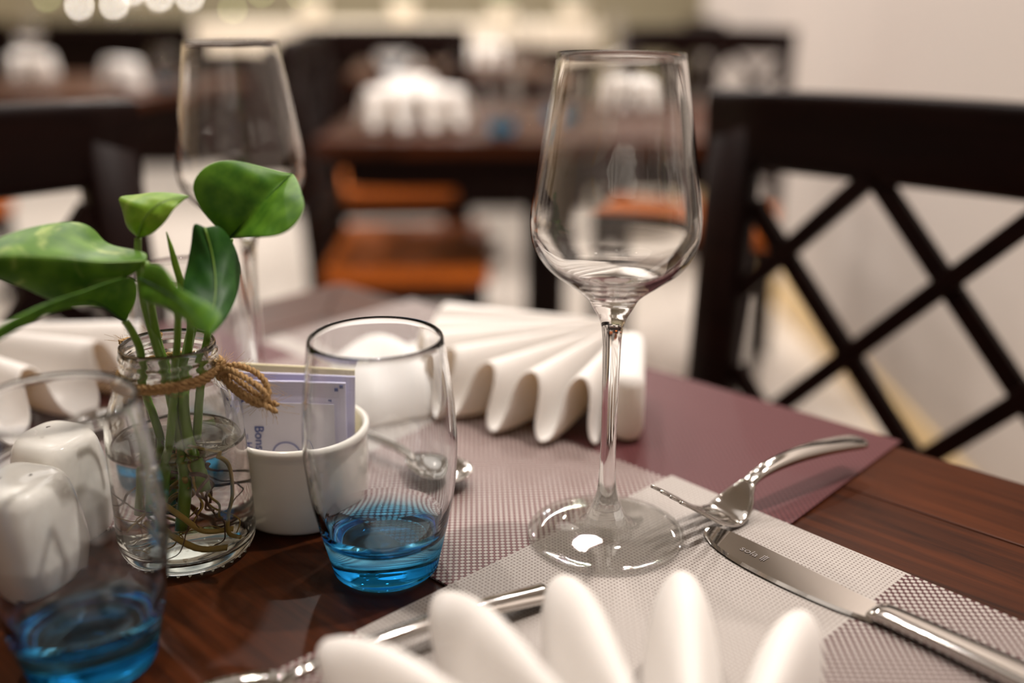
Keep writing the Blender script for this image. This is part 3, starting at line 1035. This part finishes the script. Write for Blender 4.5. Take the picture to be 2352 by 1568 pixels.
def sachet(label, cx, cy, z0, wd, ht, mat, lean, yaw, tiltz=0.0, printed=False):
    """upright paper sachet with a padded middle and crimped seams; local x across, z up, face towards -y"""
    t = empty('sugar_sachet', label, 'sachet', (cx, cy, z0), yaw, 'sachets in the sugar bowl')
    nx, nz = 64, 96
    V, F = [], []
    bx, bz = 0.006, 0.0085
    for f in (0, 1):
        for j in range(nz + 1):
            for i in range(nx + 1):
                x = (i / nx - 0.5) * wd
                z = j / nz * ht
                ex = min(1, max(0, (wd / 2 - abs(x) - bx) / 0.006))
                ez = min(1, max(0, (min(z, ht - z) - bz) / 0.006))
                th = 0.0003 + 0.0016 * (ex * ez) ** 0.5
                cr_ = 0.00016 * math.sin(z * 2 * math.pi / 0.0016) if ez == 0 else 0
                cr_ += 0.00013 * math.sin(x * 2 * math.pi / 0.0016) if ex == 0 else 0
                y = (-th if f == 0 else th) + cr_ + 0.0002 * math.sin(x * 120) * (z / ht)
                X = x + tiltz * z
                V.append((X, y + lean * z, z - tiltz * x))
    n1 = (nx + 1) * (nz + 1)
    for f in (0, 1):
        for j in range(nz):
            for i in range(nx):
                a = f * n1 + j * (nx + 1) + i
                q = (a, a + 1, a + nx + 2, a + nx + 1)
                F.append(q if f == 0 else q[::-1])
    edge = [j * (nx + 1) for j in range(nz + 1)] + [nz * (nx + 1) + i for i in range(1, nx + 1)] + [j * (nx + 1) + nx for j in range(nz - 1, -1, -1)] + [i for i in range(nx - 1, 0, -1)]
    for a, b in zip(edge, edge[1:] + edge[:1]):
        F.append((a, b, b + n1, a + n1))
    obj('packet', V, F, mat, t)
    if printed:
        rx = math.atan(lean)
        RT = Matrix.Rotation(-rx, 4, 'X') @ Matrix.Rotation(R_(90) + tiltz, 4, 'Y') @ Matrix.Rotation(R_(90), 4, 'X')
        def at(x, z, dy=0.0027): return (x + tiltz * z, lean * z - dy, z - tiltz * x)
        wdw = box('label_panel', (0, 0, 0), (wd - 0.013, 0.0003, ht - 0.022), M['paper2'], t, None, 0)
        wdw.location = at(0, ht / 2, 0.00225)
        wdw.rotation_euler = (-rx, tiltz, 0)
        text_mesh('lettering', 'Bons', 0.0068, M['ink'], t, at(-0.0168, ht - 0.0235), RT)
        text_mesh('lettering', '– H', 0.0052, M['ink'], t, at(-0.0222, ht - 0.0285), RT)
        V, F = [], []
        c = Vector(at(-0.0010, ht - 0.0395))
        pts = [c + Vector((0.0072 * math.cos(a), 0, 0.0072 * math.sin(a))) for a in [2 * math.pi * k / 40 for k in range(41)]]
        tube('ring_mark', pts, 0.00026, M['ink'], t, 5)
        for x, z in ((-wd / 2 + 0.0045, ht - 0.0075), (-wd / 2 + 0.0065, ht - 0.0112), (wd / 2 - 0.0025, ht - 0.0022), (wd / 2 - 0.0055, ht - 0.0038), (wd / 2 - 0.0095, ht - 0.0100)):
            box('print_mark', at(x, z, 0.0006), (0.0021, 0.0004, 0.0017), M['ink'], t, None, 0)
    return t


sachet('cream yellow sachet at the back of the sugar bowl', SX - 0.0045, SY + 0.004, TZ + 0.006, 0.060, 0.071, M['paperyellow'], 0.10, R_(-1), 0.05)
sachet('lavender sachet between the printed one and the cream one', SX - 0.003, SY + 0.000, TZ + 0.006, 0.060, 0.069, M['paper'], 0.07, R_(1), 0.045)
sachet('lavender sachet with dark blue lettering at the front of the bowl', SX - 0.0045, SY - 0.0052, TZ + 0.006, 0.058, 0.0675, M['paper'], 0.05, 0, 0.02, True)


# ---------------------------------------------------------------- shakers
def shaker(label, x, y, rotz, S=0.0245, Hh=0.056, holes=3):
    t = empty('shaker', label, 'shaker', (x, y, TZ + 0.0002), rotz, 'white porcelain shakers')
    prof = [(0.0, 0.0), (0.66, 0.0), (0.80, 0.012), (0.90, 0.06), (1.0, 0.32), (0.995, 0.42), (0.93, 0.66), (0.85, 0.84), (0.79, 0.92), (0.68, 0.975), (0.5, 0.995), (0.25, 1.003), (0.0, 1.005)]
    P = cr([(a, b, 0) for a, b in prof], 40)
    V, F = [], []
    n = 48
    for q in P:
        for k in range(n):
            a = 2 * math.pi * k / n
            c, s = math.cos(a), math.sin(a)
            r = (abs(c) ** 3.6 + abs(s) ** 3.6) ** (-1 / 3.6)
            V.append((S * max(q.x, 0.001) * r * c, S * max(q.x, 0.001) * r * s, Hh * max(0, q.y)))
    m = len(P)
    for i in range(m - 1):
        for k in range(n):
            a, b = i * n + k, i * n + (k + 1) % n
            F.append((a, b, b + n, a + n))
    F.append(tuple(range(n)))
    F.append(tuple((m - 1) * n + k for k in range(n)))
    obj('body', V, F, M['porcelain'], t)
    for k in range(holes):
        a = 2 * math.pi * k / holes + 0.5
        V, F, _ = lathe_geo([(0, 0.0002), (0.0012, 0.0002), (0.0013, -0.001), (0, -0.001)], 12)
        o = obj('hole', V, F, M['hole'], t)
        o.location = (0.007 * math.cos(a), 0.007 * math.sin(a), Hh * 0.9995)
    return t


shaker('white porcelain shaker standing nearer the camera, in front of its twin', -0.222, 0.397, R_(-14), 0.0245, 0.058, 2)
shaker('white porcelain shaker with three holes, beside the plant jar', -0.2265, 0.449, R_(-20), 0.0232, 0.0565, 3)


# ---------------------------------------------------------------- cutlery
def cutlery_root(name, label, cat, o, ang, group=None):
    return empty(name, label, cat, o, ang, group)


def path_loft(name, st, mat, parent, p=2.6, n=14):
    """st: (x, y, z, half width, half thickness); thickness is normal to the path"""
    secs = []
    for i, (x, y, z, a, b) in enumerate(st):
        x0, z0 = st[max(i - 1, 0)][0], st[max(i - 1, 0)][2]
        x1, z1 = st[min(i + 1, len(st) - 1)][0], st[min(i + 1, len(st) - 1)][2]
        t = Vector((x1 - x0, 0, z1 - z0)).normalized()
        secs.append(((x, y, z), a, b, (0, 1, 0), (-t.z, 0, t.x)))
    return loft(name, secs, mat, parent, n, p)


def smooth_st(pts, n):
    A = cr([p[:3] for p in pts], n)
    B = cr([(p[3], p[4], 0) for p in pts], n)
    return [(a.x, a.y, a.z, b.x, b.y) for a, b in zip(A, B)]


# fork: local +x runs from the belly to the handle end
fk = cutlery_root('dessert_fork', 'steel fork with raised handle lying across the two placemats', 'fork', (0.1095, 0.4595, MZ), R_(34.6))
path_loft('handle', smooth_st([(0.0170, 0, 0.0150, 0.0042, 0.0014), (0.0230, 0, 0.0178, 0.0040, 0.0022), (0.0330, 0, 0.0200, 0.0044, 0.0029), (0.0500, 0, 0.0212, 0.0052, 0.0033), (0.0700, 0, 0.0205, 0.0062, 0.0034), (0.0900, 0, 0.0182, 0.0068, 0.0034), (0.1040, 0, 0.0160, 0.0070, 0.0033), (0.1085, 0, 0.0152, 0.0066, 0.0028)], 30), M['steel'], fk)
path_loft('head', smooth_st([(-0.0025, 0, 0.0018, 0.0122, 0.0009), (0.0015, 0, 0.0018, 0.0124, 0.0010), (0.0070, 0, 0.0046, 0.0118, 0.0011), (0.0115, 0, 0.0088, 0.0098, 0.0012), (0.0145, 0, 0.0125, 0.0068, 0.0013), (0.0180, 0, 0.0155, 0.0044, 0.0014)], 22), M['steel'], fk, 3.5)
for k in range(4):
    y = (k - 1.5) * 0.0069
    path_loft('tine', smooth_st([(-0.0415, y * 0.98, 0.0262, 0.0011, 0.0008), (-0.0330, y * 0.99, 0.0206, 0.0016, 0.0010), (-0.0230, y, 0.0135, 0.0019, 0.0011), (-0.0130, y, 0.0064, 0.0021, 0.0011), (-0.0050, y, 0.0027, 0.0023, 0.0010), (0.0005, y, 0.0017, 0.0023, 0.0009)], 14), M['steel'], fk, 3.5, 8)

# knife: local +x runs from the tip to the handle end, +y is the back of the blade
ka = math.atan2(0.324 - 0.444, 0.200 - 0.096)
kf = cutlery_root('dinner_knife', 'steel table knife on the pale placemat, etched blade, handle out of frame', 'knife', (0.0955, 0.4445, MZ), ka)
st = [(0.0000, 0.0035, 0.0022), (0.0020, -0.0004, 0.0062), (0.0060, -0.0034, 0.0084), (0.0140, -0.0074, 0.0094), (0.0300, -0.0108, 0.0096), (0.0520, -0.0116, 0.0090), (0.0740, -0.0104, 0.0082), (0.0880, -0.0084, 0.0074), (0.0980, -0.0060, 0.0064)]
rows = cr([(x, lo, hi) for x, lo, hi in st], 36)
V, F = [], []
for q in rows:
    x, lo, hi = q
    hi = max(hi, lo + 0.0006)
    bev = min(0.0016, (hi - lo) * 0.25)
    t_ = 0.0011
    for y, z in ((lo, 0.0008), (lo + bev, 0.0019), (hi - 0.0003, 0.0024), (hi, 0.0020), (hi, 0.0006), (lo + bev, 0.0002)):
        V.append((x, y, z))
n_ = 6
for i in range(len(rows) - 1):
    for k in range(n_):
        a, b = i * n_ + k, i * n_ + (k + 1) % n_
        F.append((a, b, b + n_, a + n_))
F.append(tuple(range(n_)))
F.append(tuple((len(rows) - 1) * n_ + k for k in range(n_)))
obj('blade', V, F, M['steel'], kf, smooth=False)
path_loft('handle', smooth_st([(0.0945, 0.0003, 0.0026, 0.0058, 0.0012), (0.0980, 0.0003, 0.0034, 0.0064, 0.0024), (0.1040, 0.0004, 0.0038, 0.0060, 0.0029), (0.1280, 0.0008, 0.0042, 0.0064, 0.0032), (0.1600, 0.0010, 0.0044, 0.0076, 0.0035), (0.1950, 0.0010, 0.0046, 0.0088, 0.0036), (0.2200, 0.0010, 0.0046, 0.0092, 0.0035), (0.2260, 0.0010, 0.0046, 0.0078, 0.0026)], 40), M['steel'], kf, 4.5)
nmk = text_mesh('etched_lettering', 'sola', 0.0062, M['steel_etch'], kf, (0.0245, -0.0016, 0.00235), (R_(-1.6), 0, 0), 0.00002)
V, F = [], []
for i, dx in enumerate((0.0, 0.0010, 0.0020)):
    box_geo((0.0366 + dx, 0.0006, 0.00236), (0.0005, 0.0046 if i != 1 else 0.0056, 0.00006), None, 0, V, F)
box_geo((0.0376, 0.0024, 0.00237), (0.0032, 0.0005, 0.00006), None, 0, V, F)
obj('etched_emblem', V, F, M['steel_etch'], kf, smooth=False)


def make_spoon(label, o, ang):
    t = cutlery_root('dessert_spoon', label, 'spoon', o, ang, 'dessert spoons above the settings')
    # +x runs from the bowl tip to the handle end
    path_loft('handle', smooth_st([(0.0480, 0, 0.0075, 0.0030, 0.0014), (0.0560, 0, 0.0105, 0.0028, 0.0020), (0.0750, 0, 0.0118, 0.0029, 0.0025), (0.1100, 0, 0.0112, 0.0040, 0.0028), (0.1400, 0, 0.0082, 0.0056, 0.0028), (0.1650, 0, 0.0048, 0.0068, 0.0026), (0.1740, 0, 0.0040, 0.0070, 0.0022)], 30), M['steel'], t)
    V, F = [], []
    n, m = 28, 8
    for f in (0, 1):
        for j in range(m + 1):
            r = j / m
            for k in range(n):
                a = 2 * math.pi * k / n
                ex = 0.0255 * (1 + 0.12 * math.cos(a))
                x = 0.0255 + ex * r * math.cos(a)
                y = 0.0155 * r * math.sin(a) * (1 - 0.12 * math.cos(a))
                z = 0.0012 + 0.0068 * r * r + 0.0012 * (x / 0.05) + (0.0009 if f else 0)
                V.append((x, y, z))
    n1 = (m + 1) * n
    for f in (0, 1):
        for j in range(m):
            for k in range(n):
                a, b = f * n1 + j * n + k, f * n1 + j * n + (k + 1) % n
                F.append((a, b, b + n, a + n))
    for k in range(n):
        a, b = m * n + k, m * n + (k + 1) % n
        F.append((a, b, b + n1, a + n1))
    o_ = obj('spoon_bowl', V, F, M['steel'], t)
    return t


sp = make_spoon('steel spoon at the bottom edge, its handle end behind the near napkin', (-0.1285, 0.2885, MZ), R_(33.9))
# the near spoon: handle end near (0.017, 0.386)
dup(sp, 'steel spoon by the left napkin, beyond the white shakers', (-0.243, 0.592, TZ + 0.0028), R_(180 + 59))
s3 = dup(sp, 'steel spoon seen through the middle tumbler, in front of the right napkin', (-0.024, 0.489, TZ + 0.0014), R_(140))
s3.scale = (0.8, 1, 1)

# ---------------------------------------------------------------- napkins
def napkin(label, B, heading, a0, a1, nf, R0, R1, h=0.047, z=MZ, seed=1, group='fan-folded napkins', per=14, nt=12, sub=1, tongue=0.008):
    """pleated fan lying on the table: ridges stand upright and radiate from B; heading = direction of angle zero"""
    rg = random.Random(seed)
    t = empty('napkin', label, 'napkin', (B.x, B.y, z), heading, group)
    V, F = [], []
    ns = nf * per + 1
    jit = [rg.uniform(-1, 1) for _ in range(nf + 2)]
    for i in range(ns):
        s = i / per
        ph = 2 * math.pi * s
        k = 0.072 if tongue > 0 else 0.0
        f = (s + k * math.sin(2 * ph)) / nf
        ang = R_(a0 + (a1 - a0) * f)
        R = R0 + (R1 - R0) * f
        j = jit[min(int(s), nf)]
        ridge = (0.5 - 0.5 * math.cos(ph)) ** (1.0 if tongue > 0 else 0.95)
        for q in range(nt + 1):
            u = q / nt
            r = 0.018 + (R * (1 + 0.03 * j) - 0.018) * u
            r += tongue * math.cos(ph) * u * u            # tongues reach further than the ridges
            floor_ = 0.0016 + 0.022 * (1 - u) ** 2
            top = h * (1.02 - 0.10 * u + 0.05 * j)
            zz = floor_ + (top - floor_) * ridge
            # tongue ends round up off the table
            if tongue < 0: zz -= ridge * h * 0.30 * max(0, u - 0.7) ** 2 / 0.09
            zz += 0.004 * max(0, u - 0.85) / 0.15 * (1 - ridge) * 0.6
            lean = 0.05 * math.sin(ph) * u * 0.4
            V.append((r * math.cos(ang + lean), r * math.sin(ang + lean), zz))
    for i in range(ns - 1):
        for q in range(nt):
            a = i * (nt + 1) + q
            F.append((a, a + 1, a + nt + 2, a + nt + 1))
    o = obj('fan', V, F, M['linen'], t)
    md = o.modifiers.new('thick', 'SOLIDIFY')
    md.thickness = 0.0022
    md.offset = 1
    if sub:
        md = o.modifiers.new('sub', 'SUBSURF')
        md.levels = md.render_levels = sub
    return t


D_e2m = math.atan2(-E2.y, -E2.x)     # direction -e2
D_e1m = math.atan2(-E1.y, -E1.x)
D_e1 = math.atan2(E1.y, E1.x)
# positive angle turns counter-clockwise seen from above: from -e2 towards +e1, so mirror the list
nr = napkin('white fan-folded napkin beside the tall wine glass, its pleats fluted', E(-0.385, 0.535, 0), D_e2m, 27, -80, 7, 0.108, 0.165, 0.047, TZ + 0.0015, 3)
ha = R_(36)
V, F = box_geo((0, 0, 0), (0.082, 0.019, 0.0445), None, 0.0075)
hem = obj('hem_fold', V, F, M['linen'], nr)
hem.location = (0.062 * math.cos(ha), 0.062 * math.sin(ha), 0.0240)
hem.rotation_euler = (0, R_(3), ha)
napkin('white fan-folded napkin at the bottom edge, nearest the camera', E(-0.0945, 0.170, 0), D_e1m, 41, -81, 7, 0.130, 0.126, 0.054, MZ, 5, tongue=-0.034)
napkin('white fan-folded napkin at the left edge behind the shakers', E(-0.745, 0.185, 0), D_e1, -35, 62, 5, 0.135, 0.165, 0.047, TZ + 0.0028, 8)

# smooth unpleated end of the right napkin, folded over itself
V, F = [], []
nx, ny = 24, 14
for f in (0, 1):
    for j in range(ny + 1):
        for i in range(nx + 1):
            u, v = i / nx, j / ny
            wx = math.sin(math.pi * u) ** 0.55
            wy = math.sin(math.pi * v) ** 0.5
            hgt = 0.058 * wx * wy * (0.75 + 0.25 * math.cos(3 * u + 1)) + 0.004 * math.sin(14 * u + 4 * v) * wx * wy
            V.append(((u - 0.5) * 0.118, (v - 0.5) * 0.105, 0.001 + (hgt + 0.002 if f else 0.0)))
n1 = (nx + 1) * (ny + 1)
for f in (0, 1):
    for j in range(ny):
        for i in range(nx):
            a = f * n1 + j * (nx + 1) + i
            F.append((a, a + 1, a + nx + 2, a + nx + 1))
edge = [j * (nx + 1) for j in range(ny + 1)] + [ny * (nx + 1) + i for i in range(1, nx + 1)] + [j * (nx + 1) + nx for j in range(ny - 1, -1, -1)] + [i for i in range(nx - 1, 0, -1)]
for a, b in zip(edge, edge[1:] + edge[:1]):
    F.append((a, b, b + n1, a + n1))
o = obj('napkin_tail', V, F, M['linen'], nr)
tp = Vector((-0.072, 0.640, 0)) - Vector((nr.location.x, nr.location.y, 0))
o.matrix_local = Matrix.Rotation(-nr.rotation_euler.z, 4, 'Z') @ Matrix.Translation(tp) @ Matrix.Rotation(R_(24), 4, 'Z')

# ---------------------------------------------------------------- background furniture
def setting(label_pre, table_c, rot, side, dist=0.24, z=TZ):
    pass


G_CH = 'lattice-back chairs at the far tables'
bt = make_table('blurred dark dining table behind the wine glass', 0.08, 2.30, 0, 0.74)
bt.scale = (1.25, 1, 1)
make_table('blurred dark dining table at the far left behind the lattice chair', -1.35, 3.25, R_(-12), 0.8)
make_table('blurred dark dining table in the middle, beyond the second table', -0.25, 4.05, R_(4), 0.8)
chair_like(ch, 'blurred chair seen edge-on left of the wine glass, orange wooden seat', (-0.225, 2.30, 0), R_(-88), None)
chair_like(ch, 'blurred chair against the white wall, its rail above the wine glass rim', (0.47, 2.65, 0), R_(162), None)
chair_like(ch, 'blurred chair with lit orange seat behind the middle tables', (-0.38, 3.18, 0), R_(6), None)
chair_like(ch, 'blurred chair at the far left table, turned away', (-1.72, 2.78, 0), R_(-20), None)
chair_like(ch, 'blurred chair near the wall end, right of the middle table', (0.50, 3.95, 0), R_(95), None)

# settings on the blurred tables
def bgmat(label, x, y, rot):
    placemat(label, Vector((x, y, 0)), None, rot, z=TZ + 0.0001, L=0.42, D=0.28)


bgn = 0
for (x, y, hd, R, lab) in ((-0.20, 2.12, R_(-80), 0.14, 'blurred napkin on the second table, front left corner'), (-0.24, 2.42, R_(20), 0.13, 'blurred napkin on the second table, left end'),
                        (0.30, 2.50, R_(-90), 0.12, 'blurred napkin on the second table, far side near the wall'),
                        (-0.45, 3.92, R_(30), 0.15, 'blurred napkin on the middle table, left side'), (-0.1, 4.2, R_(-120), 0.15, 'blurred napkin on the middle table, far side'),
                        (-1.16, 3.10, R_(70), 0.09, 'blurred napkin on the far left table, near side'), (-1.62, 3.5, R_(-40), 0.10, 'blurred napkin on the far left table, far side')):
    B = Vector((x, y, 0)) - Vector((math.cos(hd), math.sin(hd), 0)) * 0.07
    napkin(lab, B, hd, -62, 62, 5, R, R, 0.085, TZ + 0.0002, bgn, 'napkins on the far tables', 8, 5, 0)
    bgn += 1
for (x, y, lab) in ((-0.02, 2.06, 'blurred tumbler on the second table, near front edge'), (0.10, 2.28, 'blurred tumbler on the second table, in the middle'), (-0.42, 3.72, 'blurred tumbler on the middle table'), (-1.08, 3.2, 'blurred tumbler on the far left table')):
    dup(tum, lab, (x, y, TZ + 0.0002))
for (x, y, lab) in ((0.02, 2.36, 'blurred wine glass on the second table, left one'), (0.20, 2.18, 'blurred wine glass on the second table, right one'), (-0.22, 3.85, 'blurred wine glass on the middle table'), (-1.42, 3.06, 'blurred wine glass on the far left table')):
    dup(wine, lab, (x, y, TZ + 0.0002))


def leafy_pot(label, x, y, z, r, h, n, seed, pot='cream'):
    """round pot with arching blades"""
    rg = random.Random(seed)
    t = empty('potted_plant', label, 'plant', (x, y, z), 0, 'potted plants along the counter')
    lathe('pot', [(0, 0), (r * 0.7, 0), (r, r * 1.6), (r * 0.9, r * 1.6), (r * 0.8, r * 1.3), (0, r * 1.3)], M[pot], t, 20)
    for k in range(n):
        a = 2 * math.pi * k / n + rg.uniform(-.3, .3)
        L = h * rg.uniform(0.7, 1.1)
        o_ = rg.uniform(0.25, 0.8) * L
        c, q = math.cos(a), math.sin(a)
        V, F = [], []
        for i in range(8):
            u = i / 7
            rad = 0.02 + o_ * u
            zz = r * 1.3 + L * (u - 0.35 * u * u)
            wd = 0.16 * L * math.sin(math.pi * min(0.98, 0.12 + u * 0.88)) ** 0.8
            for sgn in (-1, 0, 1):
                V.append((rad * c - q * wd * sgn, rad * q + c * wd * sgn, zz + 0.03 * L * abs(sgn)))
        for i in range(7):
            for j in (0, 1):
                F.append((i * 3 + j, i * 3 + j + 1, i * 3 + j + 4, i * 3 + j + 3))
        lf = obj('leaf', V, F, M['leafpale'] if k % 3 else M['leaf'], t)
        md = lf.modifiers.new('thick', 'SOLIDIFY')
        md.thickness = 0.001
    return t


# counter with cream top
ct = empty('buffet_counter', 'long buffet counter with thick cream top and dark front, far behind', 'counter', (-0.55, 5.2, 0))
box('worktop', (0, 0, 0.845), (1.9, 0.6, 0.11), M['cream'], ct, None, 0.01)
box('carcass', (0, 0.02, 0.395), (1.8, 0.5, 0.79), M['chair'], ct, None, 0.004)
for (x, y, r, h, lab) in ((-1.0, 5.25, 0.07, 0.30, 'blurred leafy pot plant on the left end of the counter'), (-0.55, 5.3, 0.07, 0.24, 'blurred leafy pot plant on the middle of the counter'),
                         (-0.05, 5.2, 0.06, 0.26, 'blurred leafy pot plant right of the counter middle'), (0.3, 5.15, 0.07, 0.32, 'blurred leafy pot plant on the right end of the counter')):
    leafy_pot(lab, x, y, 0.9002, r, h, 16, int(x * 100) + 500)
for k in range(3):
    box('front_panel', (-0.6 + k * 0.6, -0.24, 0.40), (0.56, 0.02, 0.66), M['chair'], ct, None, 0.004)

# string of small globe lamps on a shelf at the far left
sh = empty('side_shelf', 'dark sideboard under the row of glowing globe lamps', 'sideboard', (-2.35, 6.2, 0))
box('shelf_top', (0, 0, 0.86), (2.6, 0.4, 0.04), M['chair'], sh, None, 0.004)
for s in (-1, 1):
    box('side_panel', (s * 1.26, 0, 0.42), (0.05, 0.38, 0.84), M['chair'], sh, None, 0.004)
box('back_panel', (0, 0.17, 0.42), (2.46, 0.02, 0.84), M['chair'], sh, None, 0.002)
gl = None
for i, (px, py, mt) in enumerate(((108, -6, 'bulbgreen'), (182, 12, 'bulb'), (262, 10, 'bulb'), (305, -22, 'bulb'), (366, -8, 'bulb'), (436, -8, 'bulb'), (534, 20, 'bulbgreen'), (600, -18, 'bulbgreen'), (690, -14, 'bulbgreen'))):
    q = Q(px, py, 6.15)
    q.z = max(q.z, 0.935)
    t = empty('globe_lamp', ['leftmost, dim', 'second', 'third', 'fourth', 'fifth', 'sixth', 'seventh, greenish', 'eighth, greenish', 'ninth, greenish'][i] + ' glowing globe lamp, from the left, on the far sideboard', 'lamp', (q.x, q.y, 0.88), 0, 'globe lamps on the sideboard')
    lathe('lamp_base', [(0, 0), (0.03, 0), (0.03, 0.006), (0.005, 0.012), (0.005, q.z - 0.88 - 0.011), (0, q.z - 0.88 - 0.011)], M['steel'], t, 16)
    V, F, _ = lathe_geo([(0.011 * math.sin(a), -0.011 * math.cos(a) + q.z - 0.88) for a in [math.pi * k / 12 for k in range(13)]], 20)
    obj('globe', V, F, M[mt], t)
